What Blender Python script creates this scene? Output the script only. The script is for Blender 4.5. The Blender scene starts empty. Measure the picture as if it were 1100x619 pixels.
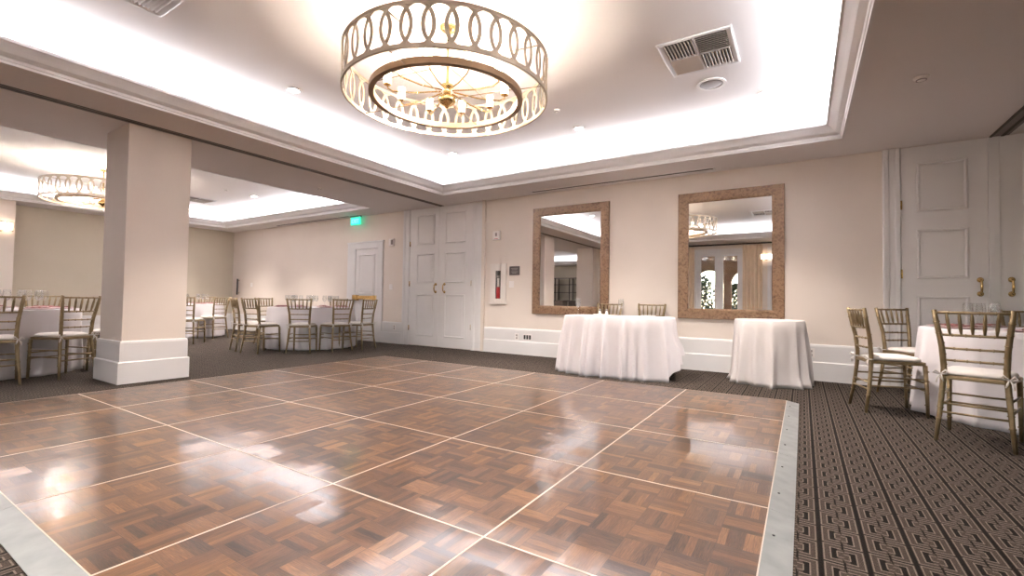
import bpy, bmesh, math, random
from math import pi, sin, cos, radians
from mathutils import Vector, Matrix, noise
random.seed(7)
COL = bpy.context.scene.collection

def area(name,loc,sx,sy,power,col,rot=(0,0,0)):
    l=bpy.data.lights.new(name,'AREA'); l.energy=power; l.color=col; l.shape='RECTANGLE'; l.size=sx; l.size_y=sy
    o=bpy.data.objects.new(name,l); o.location=loc; o.rotation_euler=rot; COL.objects.link(o); return o
# ------------------------------------------------------------------ mesh builder
class MB:
    def __init__(s): s.v=[]; s.f=[]; s.sm=[]
    def add(s, vs, fs, smooth=False):
        n=len(s.v); s.v+= [tuple(p) for p in vs]; s.f+=[tuple(i+n for i in f) for f in fs]; s.sm+=[smooth]*len(fs); return s
    def box(s,x0,x1,y0,y1,z0,z1,M=None):
        vs=[Vector((x,y,z)) for z in (z0,z1) for y in (y0,y1) for x in (x0,x1)]
        if M is not None: vs=[M@v for v in vs]
        return s.add(vs,[(0,2,3,1),(4,5,7,6),(0,1,5,4),(2,6,7,3),(0,4,6,2),(1,3,7,5)])
    def tube(s,pts,r,n=8,cap=True):
        pts=[Vector(p) for p in pts]; rs=r if isinstance(r,(list,tuple)) else [r]*len(pts)
        vs=[];fs=[]; up=None
        for i,p in enumerate(pts):
            t=(pts[min(i+1,len(pts)-1)]-pts[max(i-1,0)]).normalized()
            if up is None:
                a=Vector((0,0,1)) if abs(t.z)<.9 else Vector((1,0,0)); up=t.cross(a).normalized()
            else: up=(up-t*up.dot(t)).normalized()
            b=t.cross(up)
            for k in range(n):
                a=2*pi*k/n; vs.append(p+(up*cos(a)+b*sin(a))*rs[i])
        for i in range(len(pts)-1):
            for k in range(n):
                k2=(k+1)%n; fs.append((i*n+k,i*n+k2,(i+1)*n+k2,(i+1)*n+k))
        if cap: fs.append(tuple(range(n))[::-1]); fs.append(tuple((len(pts)-1)*n+k for k in range(n)))
        return s.add(vs,fs,True)
    def lathe(s,prof,n=24,c=(0,0,0),smooth=True):
        vs=[];fs=[]
        for (r,z) in prof:
            for k in range(n):
                a=2*pi*k/n; vs.append((c[0]+r*cos(a),c[1]+r*sin(a),c[2]+z))
        for i in range(len(prof)-1):
            for k in range(n):
                k2=(k+1)%n; fs.append((i*n+k,i*n+k2,(i+1)*n+k2,(i+1)*n+k))
        if prof[0][0]>1e-6: fs.append(tuple(range(n))[::-1])
        if prof[-1][0]>1e-6: fs.append(tuple((len(prof)-1)*n+k for k in range(n)))
        return s.add(vs,fs,smooth)
    def band(s,c,r0,r1,z0,z1,n=72):     # ring of rectangular section
        vs=[];fs=[]
        for k in range(n):
            a=2*pi*k/n
            for (r,z) in ((r0,z0),(r1,z0),(r1,z1),(r0,z1)): vs.append((c[0]+r*cos(a),c[1]+r*sin(a),z))
        for k in range(n):
            k2=(k+1)%n
            for j in range(4):
                j2=(j+1)%4; fs.append((k*4+j,k2*4+j,k2*4+j2,k*4+j2))
        return s.add(vs,fs,False)
    def prism(s,prof,p0,p1,up=(0,0,1),out=(0,1,0)):   # profile (u along out, w along up) swept p0->p1
        p0,p1,up,out=Vector(p0),Vector(p1),Vector(up),Vector(out); n=len(prof)
        vs=[p+out*u+up*w for p in (p0,p1) for (u,w) in prof]
        fs=[(k,(k+1)%n,n+(k+1)%n,n+k) for k in range(n)]+[tuple(range(n))[::-1],tuple(range(n,2*n))]
        return s.add(vs,fs)
    def build(s,name,mat,parent=None,bevel=0,loc=None,seg=2,shade=None):
        me=bpy.data.meshes.new(name); me.from_pydata(s.v,[],s.f)
        me.polygons.foreach_set('use_smooth',s.sm if shade is None else [shade]*len(s.f))
        bm=bmesh.new(); bm.from_mesh(me); bmesh.ops.recalc_face_normals(bm,faces=bm.faces); bm.to_mesh(me); bm.free()
        me.materials.append(mat); o=bpy.data.objects.new(name,me); COL.objects.link(o)
        if parent: o.parent=parent
        if loc: o.location=loc
        if bevel:
            m=o.modifiers.new('b','BEVEL'); m.width=bevel; m.segments=seg; m.limit_method='ANGLE'; m.angle_limit=radians(40)
        return o
def empty(name,loc=(0,0,0),rz=0):
    o=bpy.data.objects.new(name,None); o.empty_display_size=.1; o.location=loc; o.rotation_euler=(0,0,rz); COL.objects.link(o); return o
def tag(o,label,cat,group=None):
    o['label']=label; o['category']=cat
    if group: o['group']=group
    return o
def struct(o): o['kind']='structure'; return o
def kids(o): return list(o.children)
def copy_tree(o,parent=None):
    c=o.copy(); COL.objects.link(c)
    if parent: c.parent=parent
    for ch in kids(o): copy_tree(ch,c)
    return c

# ------------------------------------------------------------------ materials
def mat(name,col,rough=.5,metal=0,**kw):
    m=bpy.data.materials.new(name); m.use_nodes=True; b=m.node_tree.nodes['Principled BSDF']
    b.inputs['Base Color'].default_value=(*col,1); b.inputs['Roughness'].default_value=rough; b.inputs['Metallic'].default_value=metal
    for k,v in kw.items(): b.inputs[k.replace('_',' ')].default_value=v
    return m
class NT:
    def __init__(s,m): s.t=m.node_tree; s.b=s.t.nodes['Principled BSDF']
    def n(s,typ,ins={},**at):
        x=s.t.nodes.new(typ)
        for k,v in at.items(): setattr(x,k,v)
        for k,v in ins.items(): s.set(x.inputs[k],v)
        return x
    def set(s,inp,v):
        if isinstance(v,bpy.types.NodeSocket): s.t.links.new(v,inp)
        elif isinstance(v,bpy.types.Node): s.t.links.new(v.outputs[0],inp)
        else: inp.default_value=v
    def m(s,op,a,b=0,c=0,clamp=False):
        x=s.n('ShaderNodeMath',{0:a,1:b,2:c},operation=op); x.use_clamp=clamp; return x.outputs[0]
    def mix(s,f,a,b):
        x=s.n('ShaderNodeMix',data_type='RGBA'); s.set(x.inputs[0],f); s.set(x.inputs[6],a); s.set(x.inputs[7],b); return x.outputs[2]
    def ramp(s,f,stops):
        x=s.n('ShaderNodeValToRGB'); s.set(x.inputs[0],f); e=x.color_ramp.elements
        while len(e)<len(stops): e.new(.5)
        for k,(p,c) in enumerate(stops): e[k].position=p; e[k].color=(*c,1)
        return x.outputs[0]
    def xyz(s,src='Object'):
        tc=s.n('ShaderNodeTexCoord'); sp=s.n('ShaderNodeSeparateXYZ',{0:tc.outputs[src]}); return tc.outputs[src],sp.outputs[0],sp.outputs[1],sp.outputs[2]
def noisy(m,c1,c2,scale=8,detail=4,bump=0,bscale=None,rough=None,dist=.002):
    t=NT(m); co,_,_,_=t.xyz(); nz=t.n('ShaderNodeTexNoise',{'Vector':co,'Scale':scale,'Detail':detail})
    t.set(t.b.inputs['Base Color'],t.ramp(nz.outputs[0],[(.3,c1),(.7,c2)]))
    if bump:
        n2=t.n('ShaderNodeTexNoise',{'Vector':co,'Scale':bscale or scale,'Detail':3})
        bp=t.n('ShaderNodeBump',{'Height':n2.outputs[0],'Strength':bump,'Distance':dist}); t.set(t.b.inputs['Normal'],bp)
    return m
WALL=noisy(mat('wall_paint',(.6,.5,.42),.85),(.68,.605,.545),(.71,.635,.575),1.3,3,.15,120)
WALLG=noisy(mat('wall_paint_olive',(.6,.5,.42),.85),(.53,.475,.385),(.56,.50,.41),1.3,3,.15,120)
CEIL=noisy(mat('ceiling_paint',(.66,.62,.6),.9),(.74,.705,.695),(.77,.735,.725),.8,2,.1,150)
TRIM=noisy(mat('white_trim_paint',(.76,.74,.73),.42),(.68,.665,.665),(.72,.705,.705),2,2)
DOOR=noisy(mat('door_paint',(.74,.72,.72),.4),(.70,.68,.68),(.74,.72,.72),2,2)
DARK=mat('dark_track_metal',(.045,.035,.03),.5,.4)
TRACKM=mat('track_grey',(.2,.18,.17),.5,.5)
BRASS=mat('polished_brass',(.66,.46,.2),.24,1)
BRASSD=mat('champagne_metal',(.42,.345,.26),.42,.7)
RINGM=mat('bronze_ring',(.30,.20,.12),.4,.6)
CHAIRG=noisy(mat('gold_chair_paint',(.35,.25,.13),.36,.6),(.21,.15,.078),(.29,.215,.12),14,4)
CUSH=noisy(mat('ivory_cushion',(.8,.74,.7),.85),(.68,.64,.61),(.72,.68,.65),30,3,.3,300,dist=.001)
def fabric(name,c1,c2):
    m=mat(name,c1,.8); t=NT(m); co,x,y,z=t.xyz()
    nz=t.n('ShaderNodeTexNoise',{'Vector':co,'Scale':3.,'Detail':2}); t.set(t.b.inputs['Base Color'],t.ramp(nz.outputs[0],[(.3,c1),(.7,c2)]))
    t.set(t.b.inputs['Sheen Weight'],.15)
    w=t.n('ShaderNodeTexNoise',{'Vector':co,'Scale':500.,'Detail':1}); t.set(t.b.inputs['Normal'],t.n('ShaderNodeBump',{'Height':w.outputs[0],'Strength':.15,'Distance':.0006}))
    return m
CLOTH=fabric('white_table_linen',(.66,.625,.65),(.70,.665,.69))
CLOTHG=fabric('grey_table_linen',(.54,.505,.52),(.58,.545,.56))
CLOTHP=fabric('ivory_table_linen',(.62,.58,.575),(.66,.62,.61))
CABF=mat('cabinet_cream_paint',(.70,.645,.60),.45)
CURT=fabric('curtain_fabric',(.66,.52,.38),(.72,.57,.42))
NAPK=fabric('burgundy_napkin_cloth',(.22,.06,.06),(.28,.09,.08))
CHARG=mat('mauve_charger',(.50,.33,.33),.35)
MIRR=mat('mirror_glass',(.93,.94,.93),.0,1)
BLACK=mat('black_plastic',(.02,.02,.02),.4)
PLAQ=mat('bronze_plaque',(.075,.06,.055),.4,.3)
PLAQL=mat('plaque_relief',(.25,.22,.2),.4,.5)
RED=mat('red_enamel',(.5,.02,.025),.3)
WHITE=mat('white_plastic',(.78,.74,.72),.4)
GREYM=mat('speaker_grille',(.30,.27,.26),.6,.3)
VENTM=mat('vent_metal',(.50,.44,.39),.45,.2)
VENTD=mat('vent_dark_inside',(.06,.05,.045),.7)
def thin_glass(name,tint,refl):
    m=bpy.data.materials.new(name); m.use_nodes=True; nt=m.node_tree; nt.nodes.clear()
    o=nt.nodes.new('ShaderNodeOutputMaterial'); mx=nt.nodes.new('ShaderNodeMixShader'); tr=nt.nodes.new('ShaderNodeBsdfTransparent'); gl=nt.nodes.new('ShaderNodeBsdfGlossy'); lw=nt.nodes.new('ShaderNodeLayerWeight'); mp=nt.nodes.new('ShaderNodeMath')
    tr.inputs[0].default_value=(*tint,1); gl.inputs[1].default_value=.04; lw.inputs[0].default_value=.35; mp.operation='MULTIPLY_ADD'; mp.inputs[1].default_value=refl; mp.inputs[2].default_value=.05
    nt.links.new(lw.outputs['Facing'],mp.inputs[0]); nt.links.new(mp.outputs[0],mx.inputs[0]); nt.links.new(tr.outputs[0],mx.inputs[1]); nt.links.new(gl.outputs[0],mx.inputs[2]); nt.links.new(mx.outputs[0],o.inputs[0]); return m
GLASS=thin_glass('clear_glass',(.985,.99,.99),.42)
PANE=thin_glass('window_glass',(.95,.97,.96),.12)
def emis(name,col,s):
    m=mat(name,col,.5); m.cycles.emission_sampling='NONE'; b=m.node_tree.nodes['Principled BSDF']; b.inputs['Emission Color'].default_value=(*col,1); b.inputs['Emission Strength'].default_value=s; return m
LED=emis('cove_led',(.93,.94,1.0),1.5)
BULB=emis('candle_glass_lit',(1,.82,.62),3)
DOWN=emis('downlight_lit',(1,.93,.85),14)
EXITG=emis('exit_green',(.02,.72,.42),.28)
SCON=emis('sconce_glass_lit',(1,.78,.58),1.6)
DWOOD=noisy(mat('dark_wood',(.03,.02,.018),.35),(.02,.015,.012),(.05,.035,.03),12,4)
TERRA=noisy(mat('terracotta_stucco',(.5,.28,.18),.9),(.48,.25,.16),(.58,.34,.23),4,4,.4,60)
LEAF=noisy(mat('leaf_green',(.06,.14,.05),.6),(.03,.10,.07),(.10,.22,.15),9,4)
PAVE=noisy(mat('patio_paving',(.4,.36,.3),.8),(.36,.32,.27),(.45,.41,.35),5,4)

# mottled gold-brown mirror frame
FRAME=mat('mottled_gold_frame',(.42,.25,.13),.42,.25); t=NT(FRAME); co,_,_,_=t.xyz()
n1=t.n('ShaderNodeTexNoise',{'Vector':co,'Scale':16.,'Detail':6,'Distortion':1.5}); n2=t.n('ShaderNodeTexVoronoi',{'Vector':co,'Scale':22.})
f=t.m('ADD',t.m('MULTIPLY',n1.outputs[0],.8),t.m('MULTIPLY',n2.outputs[0],.3))
t.set(t.b.inputs['Base Color'],t.ramp(f,[(.35,(.085,.040,.018)),(.48,(.15,.080,.040)),(.60,(.225,.135,.075)),(.75,(.11,.056,.026))]))
t.set(t.b.inputs['Normal'],t.n('ShaderNodeBump',{'Height':n1.outputs[0],'Strength':.25,'Distance':.003}))

# parquet
PARQ=mat('oak_parquet',(.2,.09,.04),.2); t=NT(PARQ); co,x,y,z=t.xyz()
S=.914/6
ux=t.m('DIVIDE',x,S); uy=t.m('DIVIDE',y,S); ix=t.m('FLOOR',ux); iy=t.m('FLOOR',uy); fx=t.m('SUBTRACT',ux,ix); fy=t.m('SUBTRACT',uy,iy)
par=t.m('MODULO',t.m('ABSOLUTE',t.m('ADD',ix,iy)),2)      # 0 / 1
lerp=lambda a,b,k: t.m('ADD',t.m('MULTIPLY',a,t.m('SUBTRACT',1,k)),t.m('MULTIPLY',b,k))
across=lerp(fx,fy,par); along=lerp(uy,ux,par)
sl=t.m('FLOOR',t.m('MULTIPLY',across,5)); fs_=t.m('FRACT',t.m('MULTIPLY',across,5))
cv=t.n('ShaderNodeCombineXYZ',{0:t.m('ADD',ix,.37),1:t.m('ADD',iy,.11),2:t.m('ADD',sl,.23)}); wn=t.n('ShaderNodeTexWhiteNoise',{'Vector':cv.outputs[0]},noise_dimensions='3D')
cs=t.n('ShaderNodeCombineXYZ',{0:t.m('ADD',ix,.77),1:t.m('ADD',iy,.51),2:.3}); ws=t.n('ShaderNodeTexWhiteNoise',{'Vector':cs.outputs[0]},noise_dimensions='3D')
gv=t.n('ShaderNodeCombineXYZ',{0:t.m('MULTIPLY',along,1.2),1:t.m('MULTIPLY',across,22),2:t.m('MULTIPLY',wn.outputs[0],40)}); gr=t.n('ShaderNodeTexNoise',{'Vector':gv.outputs[0],'Scale':2.5,'Detail':5,'Roughness':.65})
tone=t.m('ADD',t.m('ADD',t.m('MULTIPLY',wn.outputs[0],.45),t.m('MULTIPLY',ws.outputs[0],.28)),t.m('MULTIPLY',t.m('SUBTRACT',gr.outputs[0],.5),1.1))
base=t.ramp(tone,[(.0,(.012,.005,.002)),(.22,(.038,.016,.0055)),(.5,(.090,.040,.0135)),(.85,(.19,.093,.034))])
e1=t.m('LESS_THAN',t.m('MINIMUM',fs_,t.m('SUBTRACT',1,fs_)),.035)
al=lerp(fy,fx,par); e2=t.m('LESS_THAN',t.m('MINIMUM',al,t.m('SUBTRACT',1,al)),.008)
e3=t.m('LESS_THAN',t.m('MINIMUM',across,t.m('SUBTRACT',1,across)),.008)
ed=t.m('MAXIMUM',t.m('MULTIPLY',e1,.35),t.m('MAXIMUM',e2,e3))
t.set(t.b.inputs['Base Color'],t.mix(t.m('MULTIPLY',ed,.75),base,(.02,.009,.005,1)))
scuff=t.n('ShaderNodeTexNoise',{'Vector':co,'Scale':2.2,'Detail':6,'Roughness':.7}); t.set(t.b.inputs['Roughness'],t.m('ADD',t.m('MULTIPLY',scuff.outputs[0],.10),.36)); t.set(t.b.inputs['Coat Roughness'],t.m('ADD',t.m('MULTIPLY',scuff.outputs[0],.14),.07))
geo=t.n('ShaderNodeNewGeometry'); tv=t.n('ShaderNodeVectorMath',{0:ws.outputs['Color'],1:(.5,.5,.5)},operation='SUBTRACT'); tv2=t.n('ShaderNodeVectorMath',{0:tv.outputs[0],1:(.022,.022,0)},operation='MULTIPLY')
tw=t.n('ShaderNodeVectorMath',{0:wn.outputs['Color'],1:(.5,.5,.5)},operation='SUBTRACT'); tw2=t.n('ShaderNodeVectorMath',{0:tw.outputs[0],1:(.012,.012,0)},operation='MULTIPLY')
oi0=t.n('ShaderNodeObjectInfo'); pwn=t.n('ShaderNodeTexWhiteNoise',{'Vector':oi0.outputs['Location']}); pt=t.n('ShaderNodeVectorMath',{0:pwn.outputs['Color'],1:(.5,.5,.5)},operation='SUBTRACT'); pt2=t.n('ShaderNodeVectorMath',{0:pt.outputs[0],1:(.022,.030,0)},operation='MULTIPLY')
gn=t.n('ShaderNodeVectorMath',{0:geo.outputs['Normal'],1:pt2.outputs[0]},operation='ADD'); nn=t.n('ShaderNodeVectorMath',{0:gn.outputs[0],1:tv2.outputs[0]},operation='ADD'); nn2=t.n('ShaderNodeVectorMath',{0:nn.outputs[0],1:tw2.outputs[0]},operation='ADD'); nm=t.n('ShaderNodeVectorMath',{0:nn2.outputs[0]},operation='NORMALIZE')
wv=t.n('ShaderNodeTexNoise',{'Vector':co,'Scale':3.5,'Detail':3})
hh=t.m('ADD',t.m('MULTIPLY',ed,-.25),t.m('MULTIPLY',wv.outputs[0],1.2))
bp=t.n('ShaderNodeBump',{'Height':hh,'Strength':.35,'Distance':.003,'Normal':nm.outputs[0]}); t.set(t.b.inputs['Normal'],bp)
t.b.inputs['Specular IOR Level'].default_value=.25; t.b.inputs['Coat Weight'].default_value=.75; t.set(t.b.inputs['Coat Normal'],bp)
SEAM=mat('pale_seam_strip',(.42,.35,.29),.35,.2)

# carpet
CARP=mat('patterned_carpet',(.08,.06,.05),.95); t=NT(CARP); co,x,y,z=t.xyz()
PX,PY=.146,.159
u=t.m('FRACT',t.m('DIVIDE',t.m('SUBTRACT',x,.054),PX)); a=t.m('MULTIPLY',t.m('ABSOLUTE',t.m('SUBTRACT',u,.5)),PX)
sh=t.m('MULTIPLY',t.m('GREATER_THAN',u,.5),.016)
v=t.m('FRACT',t.m('DIVIDE',t.m('ADD',y,sh),PY)); b=t.m('MULTIPLY',t.m('ABSOLUTE',t.m('SUBTRACT',v,.5)),PY)
lt=lambda p,q:t.m('LESS_THAN',p,q)
gt=lambda p,q:t.m('GREATER_THAN',p,q)
AND=lambda p,q:t.m('MULTIPLY',p,q)
OR=lambda p,q:t.m('MAXIMUM',p,q)
stripe=gt(a,.0655); row=gt(b,.0765)
ring=t.m('MAXIMUM',t.m('DIVIDE',a,.064),t.m('DIVIDE',b,.074))
def near(v_,c,w): return lt(t.m('ABSOLUTE',t.m('SUBTRACT',v_,c)),w)
line=OR(near(ring,.95,.035),OR(AND(near(ring,.62,.035),gt(a,.006)),near(ring,.30,.035)))
darkC=AND(AND(gt(ring,.33),lt(ring,.58)),gt(a,.018))
midlink=AND(lt(a,.0035),gt(ring,.60))
dk=OR(OR(stripe,row),OR(darkC,midlink))
sp=t.n('ShaderNodeTexNoise',{'Vector':co,'Scale':260.,'Detail':2}); sp2=t.n('ShaderNodeTexWhiteNoise',{'Vector':t.n('ShaderNodeVectorMath',{0:co,1:(420,420,0)},operation='MULTIPLY').outputs[0]})
mid=t.ramp(sp.outputs[0],[(.35,(.015,.011,.0085)),(.65,(.048,.036,.028))])
lightc=t.ramp(sp.outputs[0],[(.3,(.065,.051,.041)),(.7,(.14,.113,.092))])
c1=t.mix(line,mid,lightc); c2=t.mix(dk,c1,(.004,.0027,.0021,1))
t.set(t.b.inputs['Base Color'],c2); t.set(t.b.inputs['Normal'],t.n('ShaderNodeBump',{'Height':t.m('ADD',sp.outputs[0],t.m('MULTIPLY',dk,-.4)),'Strength':.5,'Distance':.003}))
t.b.inputs['Specular IOR Level'].default_value=.1
# ramp metal
RAMP=noisy(mat('ramp_grey_metal',(.42,.42,.42),.45,.35),(.17,.18,.18),(.24,.25,.25),9,5,.2,40)

# ------------------------------------------------------------------ dimensions
YW=6.845; ZC=2.755; ZU=3.10
XL,XR,YB,YB2=-13.75,5.2,-1.5,-8.0
# floor
struct(MB().box(XL-.1,XR+.1,YB2-.1,YW+.2,-.06,0).build('floor',CARP))
# ceiling with three trays
trays=[(-5.35,.385,-.7,6.13),(-13.05,-7.37,-.5,6.30),(-13.05,-7.37,-7.0,-1.4)]
def ceiling():
    mb=MB(); xs=sorted({XL-.1,XR+.1}|{v for t_ in trays for v in t_[:2]}); ys=sorted({YB2-.1,YW+.1}|{v for t_ in trays for v in t_[2:]})
    for i in range(len(xs)-1):
        # merge runs of y
        run=None
        for j in range(len(ys)-1):
            cx=(xs[i]+xs[i+1])/2; cy=(ys[j]+ys[j+1])/2
            hole=any(a<cx<b and c<cy<d for a,b,c,d in trays)
            if not hole:
                if run is None: run=ys[j]
            if hole or j==len(ys)-2:
                end=ys[j] if hole else ys[j+1]
                if run is not None and end>run: mb.box(xs[i],xs[i+1],run,end,ZC,ZC+.05)
                run=None
    for a,b,c,d in trays:
        o=.12; a,b,c,d=a-o,b+o,c-o,d+o
        mb.box(a-.05,b+.05,c-.05,d+.05,ZU,ZU+.05)
        mb.box(a-.05,a,c-.05,d+.05,ZC+.05,ZU); mb.box(b,b+.05,c-.05,d+.05,ZC+.05,ZU)
        mb.box(a,b,c-.05,c,ZC+.05,ZU); mb.box(a,b,d,d+.05,ZC+.05,ZU)
    return mb.build('ceiling',CEIL)
struct(ceiling())
# crown mouldings (mitred loops)
LIP=[(0,-.004),(.022,-.006),(.026,.012),(.034,.018),(.040,.040),(.055,.046),(.085,.062),(.115,.092),(.142,.116),(.150,.122),(.168,.124),(.170,.150),(.160,.152),(.04,.138),(0,.138)]
def crown(k,tr):
    a,b,c,d=tr; mb=MB(); vs=[];fs=[]; n=len(LIP)
    for (cx,cy,sx,sy) in ((a,c,1,1),(b,c,-1,1),(b,d,-1,-1),(a,d,1,-1)):
        for (u,w) in LIP: vs.append((cx+sx*u,cy+sy*u,ZC+w))
    for q in range(4):
        q2=(q+1)%4
        for j in range(n):
            j2=(j+1)%n; fs.append((q*n+j,q2*n+j,q2*n+j2,q*n+j2))
    mb.add(vs,fs); o=struct(mb.build('trim_%d'%k,TRIM))
    s=MB(); z0=ZC+.142; z1=z0+.018; e=.055; w=.022
    s.box(a+e,a+e+w,c+.2,d-.2,z0,z1); s.box(b-e-w,b-e,c+.2,d-.2,z0,z1); s.box(a+.2,b-.2,c+e,c+e+w,z0,z1); s.box(a+.2,b-.2,d-e-w,d-e,z0,z1)
    PW=8; zt=z1+.003; LC=(.93,.94,1.0)
    area('cove_light',(a+e+w/2,(c+d)/2,zt),w,d-c-.4,PW*(d-c-.4),LC,(pi,0,0)); area('cove_light',(b-e-w/2,(c+d)/2,zt),w,d-c-.4,PW*(d-c-.4),LC,(pi,0,0))
    area('cove_light',((a+b)/2,c+e+w/2,zt),b-a-.4,w,PW*(b-a-.4),LC,(pi,0,0)); area('cove_light',((a+b)/2,d-e-w/2,zt),b-a-.4,w,PW*(b-a-.4),LC,(pi,0,0))
    l=s.build('led_strip',LED,o); l['label']='glowing white cove light strip'
for k,tr in enumerate(trays): crown(k+1,tr)

# walls
struct(MB().box(XL-.1,XR+.1,YW,YW+.12,0,ZC+.02).build('wall_far',WALL))
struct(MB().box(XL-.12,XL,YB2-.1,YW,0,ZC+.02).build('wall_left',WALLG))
struct(MB().box(XL,-13.2,YB2,2.42,0,ZC).build('wall_left_bay',WALL))
struct(MB().box(XR,XR+.12,YB,YW,0,ZC+.02).build('wall_right',WALL))
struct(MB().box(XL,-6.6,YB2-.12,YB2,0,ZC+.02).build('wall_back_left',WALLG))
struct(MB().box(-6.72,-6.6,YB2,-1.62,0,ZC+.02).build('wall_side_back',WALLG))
# back wall with french door openings
DO=[(-2.82,-1.50,2.52),(-.80,.52,2.52),(1.9,3.22,2.52)]
mb=MB(); x=-6.6
for a,b,h in DO: mb.box(x,a,YB-.12,YB,0,ZC+.02); mb.box(a,b,YB-.12,YB,h,ZC+.02); x=b
mb.box(x,XR+.1,YB-.12,YB,0,ZC+.02); struct(mb.build('wall_back',WALL))

# column standing on the partition line, second one by the back
def baseprof(): return [(0,0),(.034,0),(.034,.222),(.026,.232),(.019,.232),(.019,.418),(.014,.440),(.004,.447),(0,.447)]
def column(n,x0,x1,y0,y1):
    c=MB().box(x0,x1,y0,y1,0,ZC).build(n,WALL,bevel=.004); struct(c)
    b=MB(); P=baseprof(); k=len(P); vs=[];fs=[]
    for (cx,cy,sx,sy) in ((x0,y0,-1,-1),(x1,y0,1,-1),(x1,y1,1,1),(x0,y1,-1,1)):
        for u,w in P: vs.append((cx+sx*u,cy+sy*u,w))
    for q in range(4):
        for j in range(k):
            j2=(j+1)%k; q2=(q+1)%4; fs.append((q*k+j,q2*k+j,q2*k+j2,q*k+j2))
    o=b.add(vs,fs).build('baseboard',TRIM,c); return c
column('column',-6.632,-6.012,1.903,2.492)
column('column.001',-6.60,-6.0,-1.62,-.95)
# baseboards
def baseboard(n,p0,p1,out): struct(MB().prism(baseprof(),p0,p1,out=out).build(n,TRIM))
mb=MB()
for a,b in ((XL,-8.72),(-7.60,-6.98),(-4.96,.79)): mb.prism(baseprof(),(a,YW,0),(b,YW,0),out=(0,-1,0))
struct(mb.build('baseboard_far',TRIM))
baseboard('baseboard_left',(XL,2.42,0),(XL,YW-.034,0),(1,0,0))
baseboard('baseboard_bay',(-13.2,YB2,0),(-13.2,2.45,0),(1,0,0))
baseboard('baseboard_right',(XR,YB,0),(XR,YW-.034,0),(-1,0,0))
# partition tracks
mb=MB().box(-5.985,-5.945,2.492 if False else -1.5,6.83,ZC-.006,ZC+.01)
struct(mb.build('trim_4',DARK))
struct(MB().box(-6.0,-5.985,-.95,6.83,ZC-.010,ZC+.01).box(-5.945,-5.915,-1.5,6.83,ZC-.004,ZC+.01).build('trim_5',TRACKM))
struct(MB().box(-5.915,-5.905,-1.5,6.83,ZC-.005,ZC+.01).build('trim_15',DARK))
struct(MB().box(1.685,1.705,YB,6.83,ZC-.012,ZC+.01).box(1.775,1.80,YB,6.83,ZC-.012,ZC+.01).build('trim_6',DARK))
struct(MB().box(1.705,1.775,YB,6.83,ZC-.006,ZC+.01).box(1.80,1.835,YB,6.83,ZC-.006,ZC+.01).build('trim_7',TRACKM))

# ------------------------------------------------------------------ doors on the far wall
def panel_mold(mb,x0,x1,z0,z1,y):      # raised moulding rectangle standing off plane y toward -Y
    w=.034; P=[(0,0),(.008,-.012),(.020,-.014),(.028,-.006),(w,0)]
    vs=[];fs=[];k=len(P)
    for (cx,cz,sx,sz) in ((x0,z0,1,1),(x1,z0,-1,1),(x1,z1,-1,-1),(x0,z1,1,-1)):
        for u,d in P: vs.append((cx+sx*u,y+d,cz+sz*u))
    for q in range(4):
        q2=(q+1)%4
        for j in range(k-1): fs.append((q*k+j,q2*k+j,q2*k+j+1,q*k+j+1))
    mb.add(vs,fs)
    mb.box(x0+w+.02,x1-w-.02,y-.006,y+.002,z0+w+.02,z1-w-.02)
def handle_pull(parent,x,z,y,side=1):
    h=MB()
    for dz in (.075,-.075):
        h.lathe([(0.0,0),(.026,.001),(.028,.006),(.018,.010),(.012,.022),(.010,.034)],14)
        n=h.v[-6*14:]; h.v[-6*14:]=[(x+p[0],y-p[2],z+dz+p[1]) for p in n]
    pts=[(x,y-.03,z+.075),(x,y-.048,z+.055),(x,y-.054,z),(x,y-.048,z-.055),(x,y-.03,z-.075)]
    h.tube(pts,[.008,.010,.012,.010,.008],8)
    return h.build('door_handle',BRASS,parent)
def hinge(parent,x,z,y):
    return MB().box(x-.012,x+.012,y-.006,y,z-.05,z+.05).tube([(x,y-.008,z-.052),(x,y-.008,z+.052)],.007,8).build('hinge',BRASS,parent)
def leaf(k,x0,x1,pz,hx,hzs,px0=None,px1=None,handle=None,zt=None,label=None):
    y=YW-.012; mb=MB(); mb.box(x0+.003,x1-.003,y,YW+.02,.012,(zt or ZC)-.006)
    for a,b in pz: panel_mold(mb,px0 or x0+.15,px1 or x1-.15,a,b,y)
    d=struct(mb.build('door_%d'%k,DOOR))
    if handle: handle_pull(d,handle,1.15,y)
    for z in hzs: hinge(d,hx,z,y)
    return d
PZ=[(2.02,2.62),(1.25,1.84),(.20,1.03)]
leaf(1,-6.80,-6.02,PZ,-6.795,(2.05,1.24,.35),-6.60,-6.13,-6.085)
leaf(2,-6.02,-5.20,PZ,-5.21,(1.24,.42),-5.86,-5.36,-5.86)
PZR=[(2.0,2.56),(1.24,1.80),(.20,1.05)]
leaf(3,.955,1.675,PZR,.955,(2.09,1.30,.35),1.09,1.52,1.605)
leaf(4,1.76,2.50,PZR,2.50,(2.09,1.30),1.93,2.35,1.84)
CAS=[(0,0),(0,.03),(.012,.04),(.05,.034),(.058,.026),(.105,.024),(.115,.03),(.15,.03),(.16,.018),(.16,0)]
def casing(k,x0,x1,z0=0,z1=ZC,plain=False):
    w=x1-x0; s=w/.16
    pr=[(u*s,v) for u,v in CAS] if not plain else [(0,0),(0,.022),(w,.022),(w,0)]
    vs=[(x0+u,YW-v,z) for z in (z0,z1) for u,v in pr]; n=len(pr)
    return struct(MB().add(vs,[(j,(j+1)%n,n+(j+1)%n,n+j) for j in range(n)]+[tuple(range(n)),tuple(range(n,2*n))]).build('trim_%d'%k,TRIM))
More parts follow.
